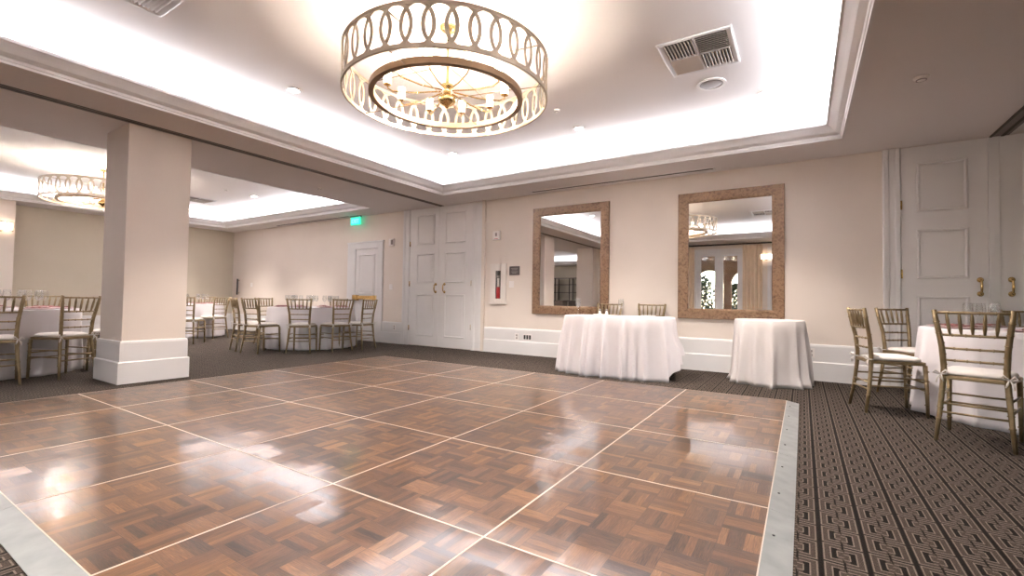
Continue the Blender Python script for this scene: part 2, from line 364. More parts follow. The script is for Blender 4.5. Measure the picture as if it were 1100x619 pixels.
casing(8,-6.98,-6.80); casing(9,-5.20,-4.96); casing(10,.79,.955); casing(11,1.675,1.76,plain=True); casing(12,2.50,2.66)
struct(MB().box(-4.96,-4.90,YW-.05,YW,.0,ZC).build('trim_13',WALL))
# exit door
y=YW-.006; mb=MB().box(-8.46,-7.74,y,YW+.02,.012,2.02); panel_mold(mb,-8.36,-7.84,1.02,1.90,y); panel_mold(mb,-8.36,-7.84,.15,.83,y)
ed_=struct(mb.build('door_5',DOOR))
MB().box(-8.47,-7.74,y-.07,y-.02,.905,.985).box(-8.47,-8.33,y-.085,y,.88,1.0).box(-7.82,-7.75,y-.075,y,.89,.995).build('push_bar',BRASS,ed_,bevel=.008)
struct(MB().box(-8.72,-8.46,YW-.035,YW,0,2.17).box(-7.74,-7.58,YW-.035,YW,0,2.17).box(-8.46,-7.74,YW-.035,YW,2.02,2.17).box(-8.74,-7.56,YW-.045,YW,2.15,2.18).build('trim_14',TRIM,bevel=.005))
# back french doors
def french(k,a,b,h):
    y0,y1=YB-.09,YB-.04; fr=MB(); fw=.07
    fr.box(a-.06,a+.03,YB-.12,YB+.02,0,h+.06).box(b-.03,b+.06,YB-.12,YB+.02,0,h+.06).box(a+.03,b-.03,YB-.12,YB+.02,h-.04,h+.06)
    o=struct(fr.build('door_%d'%k,TRIM)); m=(a+b)/2
    for (u,w) in ((a+.03,m),(m,b-.03)):
        L=MB(); st=.12
        L.box(u,u+st,y0,y1,.02,h-.04).box(w-st,w,y0,y1,.02,h-.04).box(u+st,w-st,y0,y1,h-.15,h-.04).box(u+st,w-st,y0,y1,.02,.30)
        l=L.build('door_leaf',TRIM,o); MB().box(u+st,w-st,y0+.02,y0+.026,.30,h-.15).build('glass_pane',PANE,l)
    return o
for k,d in enumerate(DO): french(6+k,*d)

# ------------------------------------------------------------------ curtains
def curtain(x0,x1,label,amp=.052,folds=6):
    n=folds*12; vs=[];fs=[]; zs=[.02,.4,.9,1.5,2.1,2.5,2.66]; th=.006
    for side in (0,1):
        for z in zs:
            for i in range(n+1):
                q=i/n; ph=2*pi*folds*q
                yy=YB+.085+amp*sin(ph+.25*sin(z*2))*(.75+.25*cos(z*1.3))+.008*sin(3.1*ph)
                vs.append((x0+(x1-x0)*q,yy+side*th,z))
    N=n+1;Z=len(zs)
    for side in (0,1):
        for j in range(Z-1):
            for i in range(n): o=side*N*Z; fs.append((o+j*N+i,o+j*N+i+1,o+(j+1)*N+i+1,o+(j+1)*N+i))
    return tag(MB().add(vs,fs,True).build('curtain',CURT),label,'curtain','beige curtains at the garden doors')
curtain(-1.50,-.98,'beige pleated curtain between the two pairs of garden doors',folds=5)
curtain(-3.15,-2.84,'narrow gathered beige curtain at the far jamb of the garden doors',folds=4)
curtain(.55,.95,'beige curtain beyond the second pair of garden doors',folds=6)
cr=MB().tube([(-3.4,YB+.09,2.70),(4.2,YB+.09,2.70)],.022,10)
for xx in (-3.4,4.2): cr.lathe([(0,-.03),(.03,-.02),(.036,0),(.03,.02),(0,.03)],12,c=(xx,YB+.09,2.70))
for xx in (-3.2,-.9,1.4,3.8): cr.box(xx-.01,xx+.01,YB,YB+.1,2.69,2.71)
tag(cr.build('curtain_rod',BLACK),'long black curtain rod above the garden doors','curtain rod')
# patio outside, terracotta arcade
struct(MB().box(-9,9,-7.9,YB-.12,-.12,-.02).build('ground',PAVE) if False else MB().box(-6.5,8,-9,YB-.12,-.12,-.02).build('ground',PAVE))
def arcade():
    mb=MB(); y0,y1=-4.6,-4.3; H=3.6; W=1.75; piers=[-6.03,-4.78,-3.53,-2.28,-1.03,.22,1.47,2.72,3.97]
    for p in piers: mb.box(p-.12,p+.12,y0,y1,-.02,H)
    for p in piers[:-1]:
        xa,xb=p+.12,p+1.25-.12; r=(xb-xa)/2; cx=(xa+xb)/2; zs=1.62; n=16
        A=[(cx-r*cos(pi*k/n),zs+r*sin(pi*k/n)) for k in range(n+1)]
        for k in range(n):
            (xa_,za_),(xb_,zb_)=A[k],A[k+1]
            vs=[(xa_,y0,za_),(xb_,y0,zb_),(xb_,y0,H),(xa_,y0,H),(xa_,y1,za_),(xb_,y1,zb_),(xb_,y1,H),(xa_,y1,H)]
            mb.add(vs,[(0,1,2,3),(5,4,7,6),(0,4,5,1),(3,2,6,7)])
    return struct(mb.build('wall_arcade',TERRA))
arcade()
def shrub(cx,cy,h,r,label,seed):
    rd=random.Random(seed); root=empty('garden_shrub',(cx,cy,-.02)); tag(root,label,'shrub','shrubs beyond the garden arches')
    st=MB(); lf=MB()
    for k in range(6):
        a=rd.random()*6.28; st.tube([(0,0,0),(cos(a)*r*.3,sin(a)*r*.3,h*.4),(cos(a)*r*.6,sin(a)*r*.6,h*.8)],[.02,.014,.005],5)
    for k in range(2200):
        a=rd.random()*6.28; q=rd.random()**.5*r; z=.1+rd.random()*(h-.1); q*=math.sqrt(max(.08,1-(abs(z-h*.5)/(h*.55))**2)); p=Vector((q*cos(a),q*sin(a),z))
        M=Matrix.Translation(p)@Matrix.Rotation(rd.random()*6.28,4,'Z')@Matrix.Rotation(rd.uniform(-1,1),4,'X'); s=rd.uniform(.07,.13)
        vs=[M@Vector(c) for c in ((0,-s,0),(s*.4,0,.01),(0,s,0),(-s*.4,0,.01))]; lf.add(vs,[(0,1,2,3)])
    st.build('stem',DWOOD,root); lf.build('foliage',LEAF,root)
shrub(-3.45,-5.6,2.0,.68,'bushy green shrub seen through the left arch in the mirror',1)
shrub(-2.0,-5.7,1.7,.6,'rounded green shrub seen past the terracotta pier in the mirror',2)
shrub(-.6,-5.7,2.4,.6,'tall slim green shrub behind the arcade',3)

# ------------------------------------------------------------------ dance floor (6 x 5 locked panels)
DX0,DX1,DY0,DY1,DZ=-.130-6*.914,-.130,.560,.560+5*.914,.020
df=empty('dance_floor',((DX0+DX1)/2,(DY0+DY1)/2,0)); tag(df,'large parquet dance floor of square panels with pale seams and metal ramp edge','dance floor')
P=.914
pm=MB().box(.002,P-.002,.002,P-.002,0,DZ-.0008).build('panel',PARQ,df)
s=.0045; sm_=MB().box(0,P,0,s,.001,DZ).box(0,P,P-s,P,.001,DZ).box(0,s,s,P-s,.001,DZ).box(P-s,P,s,P-s,.001,DZ).build('edge_strip',SEAM,pm)
for i in range(6):
    for j in range(5):
        o=pm if i+j==0 else copy_tree(pm,df)
        o.location=(DX0+i*P-df.location.x,DY0+j*P-df.location.y,0)
# give every panel its own pattern offset through object coordinates: the squares are an exact 6x6 grid, so random tones repeat; vary by panel
t=NT(PARQ)
oi=t.n('ShaderNodeObjectInfo')
off=t.n('ShaderNodeVectorMath',{0:oi.outputs['Location'],1:(1/S,1/S,0)},operation='MULTIPLY')
for nd in (cv,cs):
    lk=[l for l in t.t.links if l.from_node==nd]
    add=t.n('ShaderNodeVectorMath',{0:nd.outputs[0],1:off.outputs[0]},operation='ADD')
    for l in lk:
        to=l.to_socket; t.t.links.remove(l); t.t.links.new(add.outputs[0],to)
def ramp(p0,p1,out,w,m0,m1):
    p0,p1,out=Vector(p0),Vector(p1),Vector(out); d=(p1-p0).normalized(); o=df.location
    q0=p0+out*w-d*m0; q1=p1+out*w+d*m1
    up=Vector((0,0,DZ)); lo=Vector((0,0,.002))
    vs=[p0+up,p1+up,q1+lo,q0+lo,p0,p1,q1,q0]; vs=[v-o for v in vs]
    mb=MB().add(vs,[(0,1,2,3),(0,4,5,1),(3,2,6,7),(0,3,7,4),(1,5,6,2),(4,7,6,5)])
    return mb,d
# right edge ramps, one per panel
for j in range(5):
    y0=DY0+j*P; mb,_=ramp((DX1+.0005,y0+.001,0),(DX1+.0005,y0+P-.001,0),(1,0,0),.098,.098 if j==0 else 0,0)
    # bolt heads
    r_=mb.build('ramp',RAMP,df); 
    if j==0: r_['label']='grey metal ramp edge'
    else: r_['label']='grey metal ramp edge'
    for q in (.25,.72): MB().lathe([(0,.0),(.006,.0),(.005,.004),(0,.004)],8,c=(DX1+.03-df.location.x,y0+q*P-df.location.y,DZ*.72)).build('bolt',BLACK,r_)
for i in range(6):
    x0=DX0+i*P; mb,_=ramp((x0+.001,DY0-.0005,0),(x0+P-.001,DY0-.0005,0),(0,-1,0),.098,.098 if i==0 else 0,.098 if i==5 else 0)
    r_=mb.build('ramp',RAMP,df); r_['label']='grey metal ramp edge'

# ------------------------------------------------------------------ ceiling fixtures
CPW=66
def chandelier(cx,cy,label):
    root=empty('chandelier',(cx,cy,ZU)); tag(root,label,'chandelier','drum chandeliers with interlocking ovals')
    zb,zt=2.50-ZU,2.805-ZU; R=.788; c=(0,0)
    MB().band(c,R-.007,R+.007,zt-.026,zt).build('top_rim',BRASSD,root); MB().band(c,R-.007,R+.007,zb,zb+.030).build('bottom_rim',BRASSD,root)
    lat=MB(); N=34; hw=.108/R; hz=(zt-zb)/2-.010; zc=(zt+zb)/2; nw=28; w=.013
    for k in range(N):
        a0=2*pi*k/N; vs=[];fs=[]
        rr=R+(.0016 if k%2 else -.0016)
        for i in range(nw):
            th=2*pi*i/nw; ca,sa=cos(th),sin(th); L=math.hypot(ca/(.108),sa/hz); nx,nz=ca/.108/L,sa/hz/L
            for (du,dr) in ((-w,-.0025),(w,-.0025),(w,.0025),(-w,.0025)):
                ang=a0+(.108*ca+nx*du)/R; r=rr+dr; vs.append((r*cos(ang),r*sin(ang),zc+hz*sa+nz*du))
        for i in range(nw):
            i2=(i+1)%nw
            for j in range(4):
                j2=(j+1)%4; fs.append((i*4+j,i2*4+j,i2*4+j2,i*4+j2))
        lat.add(vs,fs)
    lat.build('oval_lattice',BRASSD,root)
    MB().band(c,.558,.598,zb+.004,zb+.050).build('inner_ring',RINGM,root)
    sp_=MB()
    for k in range(4):
        a=radians(12)+k*pi/2; d=Vector((cos(a),sin(a),0))
        sp_.tube([d*.597+Vector((0,0,zb+.012)),d*(R-.004)+Vector((0,0,zb+.010))],.0035,6)
        sp_.tube([d*.01+Vector((0,0,zb+.02)),d*.566+Vector((0,0,zb+.02))],.0035,6)
    sp_.build('spoke',RINGM,root)
    tp=MB()
    for k in range(4):
        a=radians(9)+k*pi/2; d=Vector((cos(a),sin(a),0)); tp.tube([d*.01+Vector((0,0,zt-.012)),d*(R-.004)+Vector((0,0,zt-.01))],.006,6)
    tp.build('top_arm',BRASSD,root)
    MB().tube([(0,0,zb-.02),(0,0,-.03)],.011,10).build('stem',BRASS,root)
    MB().lathe([(0,zb-.055),(.012,zb-.052),(.018,zb-.035),(.045,zb-.022),(.07,zb+.0),(.072,zb+.03),(.05,zb+.045),(.03,zb+.06),(.028,zb+.10),(.05,zb+.115),(.05,zb+.13),(0,zb+.14)],24).build('hub',BRASS,root)
    MB().lathe([(0,-.045),(.03,-.04),(.06,-.028),(.07,-.012),(.07,0)],24).build('canopy',BRASS,root)
    for k in range(10):
        a=radians(6)+k*pi/5; d=Vector((cos(a),sin(a),0)); z=zb+.06
        ar=MB().tube([d*.05+Vector((0,0,z+.02)),d*.25+Vector((0,0,z-.01)),d*.42+Vector((0,0,z-.012)),d*.46+Vector((0,0,z+.01)),d*.46+Vector((0,0,z+.03))],.006,6)
        ar.lathe([(.012,z+.028),(.03,z+.034),(.03,z+.04),(.0,z+.041)],12,c=(d.x*.46,d.y*.46,0)); arm=ar.build('lamp_arm',BRASS,root)
        if k%2==0:
            pl_=bpy.data.lights.new('candle_light','POINT'); pl_.energy=CPW; pl_.color=(1,.85,.72); pl_.shadow_soft_size=.033
            po=bpy.data.objects.new('candle_light',pl_); po.location=(cx+d.x*.46,cy+d.y*.46,ZU+z+.09); COL.objects.link(po)
        MB().lathe([(0,z+.041),(.028,z+.042),(.029,z+.14),(.024,z+.142),(.0,z+.142)],14,c=(d.x*.46,d.y*.46,0)).build('candle_lamp',BULB,arm)
    return root
chandelier(-2.383,2.767,'large round gold drum chandelier hanging over the dance floor')
chandelier(-10.27,2.92,'gold drum chandelier in the adjoining room, partly hidden by the column')

def vent(cx,cy,label,sx=.58,sy=.63,z=ZU):
    root=empty('air_vent',(cx,cy,z)); tag(root,label,'air vent','square ceiling air vents')
    fw=.045; P_=[(0,0),(0,-.012),(.012,-.016),(fw,-.006),(fw,0)]
    vs=[];fs=[];k=len(P_)
    for (X_,Y_,a,b) in ((-sx/2,-sy/2,1,1),(sx/2,-sy/2,-1,1),(sx/2,sy/2,-1,-1),(-sx/2,sy/2,1,-1)):
        for u_,d_ in P_: vs.append((X_+a*u_,Y_+b*u_,d_))
    for q in range(4):
        for j in range(k): q2=(q+1)%4;j2=(j+1)%k; fs.append((q*k+j,q2*k+j,q2*k+j2,q*k+j2))
    MB().add(vs,fs).box(-.008,.008,-sy/2+fw,sy/2-fw,-.012,-.002).box(-sx/2+fw,sx/2-fw,-.008,.008,-.012,-.002).build('frame',TRIM,root)
    MB().box(-sx/2+.01,sx/2-.01,-sy/2+.01,sy/2-.01,-.002,-.0005).build('backing',VENTD,root)
    hx,hy=sx/2-fw-.008,sy/2-fw-.008
    for qx,qy,alongY,tilt in ((1,1,True,1),(-1,1,False,-1),(1,-1,False,1),(-1,-1,True,1)):
        sl_=MB(); n=9
        for i in range(n):
            q=(i+.5)/n
            if alongY:
                xx=qx*(.008+hx*q); M=Matrix.Translation((xx,qy*(.008+hy/2),-.010))@Matrix.Rotation(tilt*radians(42),4,'Y'); sl_.box(-.011,.011,-hy/2,hy/2,-.001,.001,M)
            else:
                yy=qy*(.008+hy*q); M=Matrix.Translation((qx*(.008+hx/2),yy,-.010))@Matrix.Rotation(tilt*radians(42),4,'X'); sl_.box(-hx/2,hx/2,-.013,.013,-.001,.001,M)
        sl_.build('louvre',VENTM,root)
    return root
vent(-.755,4.18,'square ceiling vent with four louvred quarters beside the round speaker')
vent(-3.89,1.215,'square ceiling vent over the near corner of the dance floor by the cove').rotation_euler=(0,0,pi/2)
vent(-.755,1.3,'square ceiling vent seen only in the large mirror')
vent(-11.55,4.9,'ceiling vent in the adjoining room seen past the column')
def linvent(x0,x1,y,label):
    r=empty('slot_diffuser',((x0+x1)/2,y,ZC)); tag(r,label,'slot vent'); L=(x1-x0)/2
    MB().box(-L,L,-.05,-.03,-.006,0).box(-L,L,.03,.05,-.006,0).box(-L,-L+.02,-.03,.03,-.006,0).box(L-.02,L,-.03,.03,-.006,0).build('frame',TRIM,r)
    MB().box(-L+.02,L-.02,-.03,.03,-.003,-.0005).build('slot',VENTD,r)
linvent(-3.85,-1.0,6.66,'long thin dark slot vent in the ceiling above the two mirrors')
linvent(-11.4,-8.55,6.70,'long thin slot vent in the adjoining room ceiling by the exit sign')
def downlight(x,y,label,power=80,z=ZU):
    r=empty('recessed_downlight',(x,y,z)); tag(r,label,'downlight','recessed ceiling downlights')
    MB().band((0,0),.052,.078,-.008,0,32).build('trim_ring',WHITE,r)
    MB().lathe([(0,-.003),(.053,-.003),(.053,-.0005),(0,-.0005)],24).build('lens',DOWN,r)
    l=bpy.data.lights.new('down','SPOT'); l.energy=power; l.color=(1,.88,.78); l.spot_size=radians(95); l.spot_blend=.9; l.shadow_soft_size=.012
    o=bpy.data.objects.new('downlight_beam',l); o.location=(x,y,z-.018); COL.objects.link(o)
downlight(-4.50,2.79,'small lit downlight between the large chandelier and the left cove')
downlight(-2.367,5.265,'small lit downlight straight behind the large chandelier')
downlight(-.32,5.32,'small lit downlight beside the round ceiling speaker')
downlight(-4.395,5.25,'small lit downlight in the far left corner of the main tray')
downlight(-.32,2.79,'small lit downlight right of the large chandelier, outside the picture edge')
downlight(-4.4,.3,'small lit downlight in the near left corner of the main tray'); downlight(-.32,.3,'small lit downlight in the near right corner of the main tray'); downlight(-2.37,.3,'small lit downlight in the near middle of the main tray')
downlight(-10.03,5.38,'small lit downlight in the adjoining room right of the ceiling vent')
downlight(-12.17,5.47,'small lit downlight in the far corner of the adjoining room')
for q_,(xx,yy,lb) in enumerate(((-8.6,-2.5,'near side'),(-10.6,-2.5,'middle'),(-8.6,-5.6,'far side'),(-10.6,-5.6,'far middle'))): downlight(xx,yy,'added fill downlight brightening the hidden back tray, '+lb,220)  # extra lamps added to brighten the mirrored back room, no such fixtures known
downlight(-8.2,2.9,'small lit downlight of the adjoining room hidden behind the column'); downlight(-10.2,.4,'small lit downlight in the near middle of the adjoining room')
# round speaker
r=empty('ceiling_speaker',(-.76,4.83,ZU)); tag(r,'round grey ceiling speaker between the square vent and the downlight','speaker')
MB().band((0,0),.108,.135,-.010,0,40).build('trim_ring',WHITE,r); MB().lathe([(0,-.010),(.06,-.009),(.108,-.004),(.108,0),(0,0)],36).build('grille',GREYM,r)
def detector(x,y,z,label,r=.045):
    o=empty('smoke_detector',(x,y,z)); tag(o,label,'smoke detector')
    MB().lathe([(0,-.03),(r*.5,-.028),(r*.8,-.018),(r,-.008),(r,0),(0,0)],20).build('housing',WHITE,o)
    MB().band((0,0),r*.55,r*.7,-.0265,-.021,20).build('sensor_ring',GREYM,o)
detector(-2.354,4.62,ZU,'small round detector on the tray ceiling right of the large chandelier',.035)
detector(-9.92,4.75,ZU,'tiny round detector on the adjoining room tray ceiling',.035)
detector(.80,4.78,ZC,'flat round cover on the low ceiling near the tall right doors',.05)
detector(-6.78,4.71,ZC,'small round detector on the low ceiling beyond the partition track',.04)

# ------------------------------------------------------------------ mirrors
def mirror(x0,x1,z0,z1,label):
    r=empty('wall_mirror',((x0+x1)/2,YW,z0)); tag(r,label,'mirror','large framed wall mirrors'); hw=(x1-x0)/2; H=z1-z0
    w=.142; P_=[(0,0),(0,-.030),(.004,-.036),(w*.8,-.030),(w-.004,-.024),(w,-.020),(w,0)]
    vs=[];fs=[];k=len(P_)
    for (X_,Z_,a,b) in ((-hw,0,1,1),(hw,0,-1,1),(hw,H,-1,-1),(-hw,H,1,-1)):
        for u_,d_ in P_: vs.append((X_+a*u_,d_,Z_+b*u_))
    for q in range(4):
        for j in range(k): q2=(q+1)%4;j2=(j+1)%k; fs.append((q*k+j,q2*k+j,q2*k+j2,q*k+j2))
    MB().add(vs,fs).build('frame',FRAME,r)
    MB().box(-hw+w-.004,hw-w+.004,-.012,-.004,w-.004,H-w+.004).build('mirror_glass',MIRR,r)
mirror(-3.90,-2.54,.712,2.50,'narrower gold framed mirror beside the fire extinguisher cabinet')
mirror(-1.508,-.195,.715,2.485,'gold framed mirror above the small round table, showing curtains')

# ------------------------------------------------------------------ wall devices on the far wall
def wbox(n,x0,x1,z0,z1,d,m,parent=None,bevel=.003,y=YW,loc=None): return MB().box(x0,x1,y-d,y,z0,z1).build(n,m,parent,bevel=bevel)
r=empty('extinguisher_cabinet',(-4.61,YW,.86)); tag(r,'white recessed fire extinguisher cabinet with narrow glass slot beside the doors','cabinet')
x0,x1,H=-.17,.17,.72
MB().box(x0,-.055,-.022,0,0.02,H).box(.055,x1,-.022,0,0.02,H).box(-.055,.055,-.022,0,.02,.10).box(-.055,.055,-.022,0,H-.12,H).box(x0-.012,x1+.012,-.03,0,0,.03).build('frame',CABF,r,bevel=.004)
MB().box(-.055,.055,-.004,-.001,.10,H-.12).build('backing',BLACK,r)
MB().box(-.055,.055,-.020,-.018,.10,H-.12).build('glass_pane',PANE,r)
fe=empty('fire_extinguisher',(-4.61,YW-.010,.965)); tag(fe,'red fire extinguisher behind the cabinet glass slot','fire extinguisher')
MB().box(-.034,.036,-.006,.004,0,.20).build('cylinder_body',RED,fe,bevel=.003); MB().box(-.02,.024,-.006,.004,.205,.36).build('label_plate',WHITE,fe); MB().box(-.03,.03,-.006,.004,.37,.41).build('valve',GREYM,fe)
r=empty('wall_plaque',(-4.272,YW,1.375)); tag(r,'small dark bronze plaque on the wall beside the extinguisher cabinet','sign')
MB().box(-.105,.105,-.012,0,0,.155).build('plate',PLAQ,r,bevel=.003); pl=MB()
for zc_,w_ in ((.118,.07),(.095,.055),(.06,.065),(.038,.045)): pl.box(-w_,w_,-.0135,-.011,zc_-.006,zc_+.006)
pl.build('lettering',PLAQL,r)
def switch(x,z,label,w=.10,h=.115):
    r=empty('light_switch',(x,YW,z)); tag(r,label,'light switch'); MB().box(-w/2,w/2,-.006,0,-h/2,h/2).build('plate',WHITE,r,bevel=.002); MB().box(-.016,.016,-.010,-.006,-.033,.033).build('rocker',WHITE,r,bevel=.001)
switch(-4.335,1.215,'white light switch below the dark plaque'); switch(-7.343,1.18,'white light switch beside the exit door')
r=empty('alarm_strobe',(-4.655,YW,2.10)); tag(r,'white fire alarm strobe high on the wall above the extinguisher cabinet','fire alarm')
MB().box(-.075,.075,-.035,0,-.085,.075).build('housing',WHITE,r,bevel=.006); MB().box(-.015,.02,-.05,-.035,-.02,.04).build('lens',GREYM,r,bevel=.004); MB().box(-.04,.04,-.038,-.034,-.07,-.062).build('lettering',RED,r)
r=empty('alarm_strobe',(-7.33,YW,2.12)); tag(r,'white fire alarm strobe beside the exit door frame','fire alarm')
MB().box(-.07,.07,-.035,0,-.075,.075).build('housing',WHITE,r,bevel=.006); MB().box(.0,.05,-.05,-.035,-.05,.05).build('lens',GREYM,r,bevel=.004)
YB_=YW-.019
def outlet(x,z,label,m,w=.075,h=.115,n=1):
    r=empty('wall_outlet',(x,YB_,z)); tag(r,label,'outlet'); MB().box(-w/2,w/2,-.005,0,-h/2,h/2).build('plate',WHITE,r,bevel=.002)
    for k in range(n):
        xx=(k-(n-1)/2)*.052
        if m is BLACK: MB().box(xx-.019,xx+.019,-.008,-.005,-.036,.036).build('socket',m,r)
        else:
            for dz in (-.024,.024): MB().box(-.015,.015,-.008,-.005,dz-.013,dz+.013).build('socket',GREYM,r)
outlet(-4.20,.305,'plain white outlet on the baseboard near the tall doors',WHITE)
outlet(-3.985,.305,'outlet plate with three black sockets on the baseboard',BLACK,.17,.1,3)
outlet(.085,.335,'white outlet on the baseboard beside the small round table',WHITE)
outlet(-7.2,.335,'white outlet on the baseboard right of the exit door',WHITE)
# exit sign
r=empty('exit_sign',(-8.39,YW-.10,2.755)); tag(r,'glowing green exit sign under the ceiling near the exit door','exit sign')
MB().box(-.155,.155,-.012,.012,-.20,-.03).build('lit_panel',EXITG,r); MB().box(-.165,.165,-.03,.03,-.03,0).build('mounting_bar',GREYM,r)
fc=bpy.data.curves.new('exit_text','FONT'); fc.body='EXIT'; fc.size=.125; fc.align_x='CENTER'; fc.extrude=.002
fo=bpy.data.objects.new('tmp',fc); COL.objects.link(fo); bpy.context.view_layer.update()
me=bpy.data.meshes.new_from_object(fo.evaluated_get(bpy.context.evaluated_depsgraph_get())); bpy.data.objects.remove(fo)
lo=bpy.data.objects.new('lettering',me); COL.objects.link(lo); me.materials.clear(); me.materials.append(emis('exit_letters',(.3,1,.75),.3)); lo.parent=r; lo.rotation_euler=(pi/2,0,0); lo.location=(0,-.014,-.16)
# hose / dark door handle bar on the adjoining wall
r=empty('wall_bracket',(-13.39,YW,.98)); tag(r,'tall thin dark bracket on the adjoining room wall near the corner','wall bracket')
MB().tube([(-.01,-.05,0),(.02,-.06,.22),(0,-.05,.44)],.022,8).build('bar',BLACK,r); MB().box(-.02,.02,-.05,0,.03,.06).box(-.02,.02,-.05,0,.38,.41).build('clip',BRASSD,r)
switch(-12.75,1.25,'white light switch in the adjoining room beside the dark bracket')
# sconces
def sconce(x,y,z,rz,label):
    r=empty('wall_sconce',(x,y,z),rz); tag(r,label,'wall sconce','gold and glass wall sconces')
    MB().box(-.05,.05,-.02,0,-.10,.10).build('back_plate',BRASSD,r,bevel=.004)
    f=MB()
    for zz in (-.085,.085): f.box(-.19,.19,-.10,-.088,zz-.006,zz+.006)
    for xx in (-.19,-.09,.09,.19): f.box(xx-.005,xx+.005,-.10,-.088,-.085,.085)
    f.box(-.19,-.18,-.10,0,-.09,-.08).box(.18,.19,-.10,0,-.09,-.08).build('cage',BRASSD,r)
    MB().box(-.165,.165,-.085,-.022,-.07,.07).build('glass_shade',SCON,r,bevel=.01)
sconce(-13.2,2.20,2.235,pi/2,'gold caged sconce glowing on the adjoining room wall')
sconce(-1.0+.12,YB,2.30,pi,'gold sconce between curtain and garden door seen in the mirror')

# ------------------------------------------------------------------ adjoining room service furniture (seen in the mirror)
def sideboard(x,y,label,w=1.5):
    r=empty('sideboard',(x,y,0)); tag(r,label,'sideboard')
    MB().box(-w/2,w/2,-.25,.25,.08,.92).box(-w/2-.02,w/2+.02,-.27,.27,.92,.96).build('body',DWOOD,r,bevel=.004)
    for k in range(3):
        a=-w/2+k*w/3; d=MB().box(a+.015,a+w/3-.015,.25,.268,.12,.88).build('door',DWOOD,r,bevel=.004); MB().tube([(a+w/3-.05,.285,.45),(a+w/3-.05,.285,.57)],.006,6).build('handle',BRASSD,d)
    for sx in (-1,1):
        for sy in (-1,1): MB().box(sx*(w/2-.06)-.025,sx*(w/2-.06)+.025,sy*.2-.025,sy*.2+.025,0,.08).build('leg',DWOOD,r)
sideboard(-10.6,-6.6,'dark wood sideboard in front of the open shelf unit',1.7); sideboard(-8.2,-5.2,'dark wood sideboard near the gap between the columns',1.2)
r=empty('display_shelf',(-10.3,-7.6,0)); tag(r,'tall open bar shelf with dark frame against the back wall','shelf unit')
f=MB()
for xx in (-1.2,-.4,.4,1.2):
    for yy in (-.2,.2): f.box(xx-.02,xx+.02,yy-.02,yy+.02,0,2.1)
f.build('frame',DWOOD,r)
for zz in (.5,.95,1.35,1.75,2.08): MB().box(-1.2,1.2,-.2,.2,zz,zz+.02).build('shelf',PANE if False else DWOOD,r)

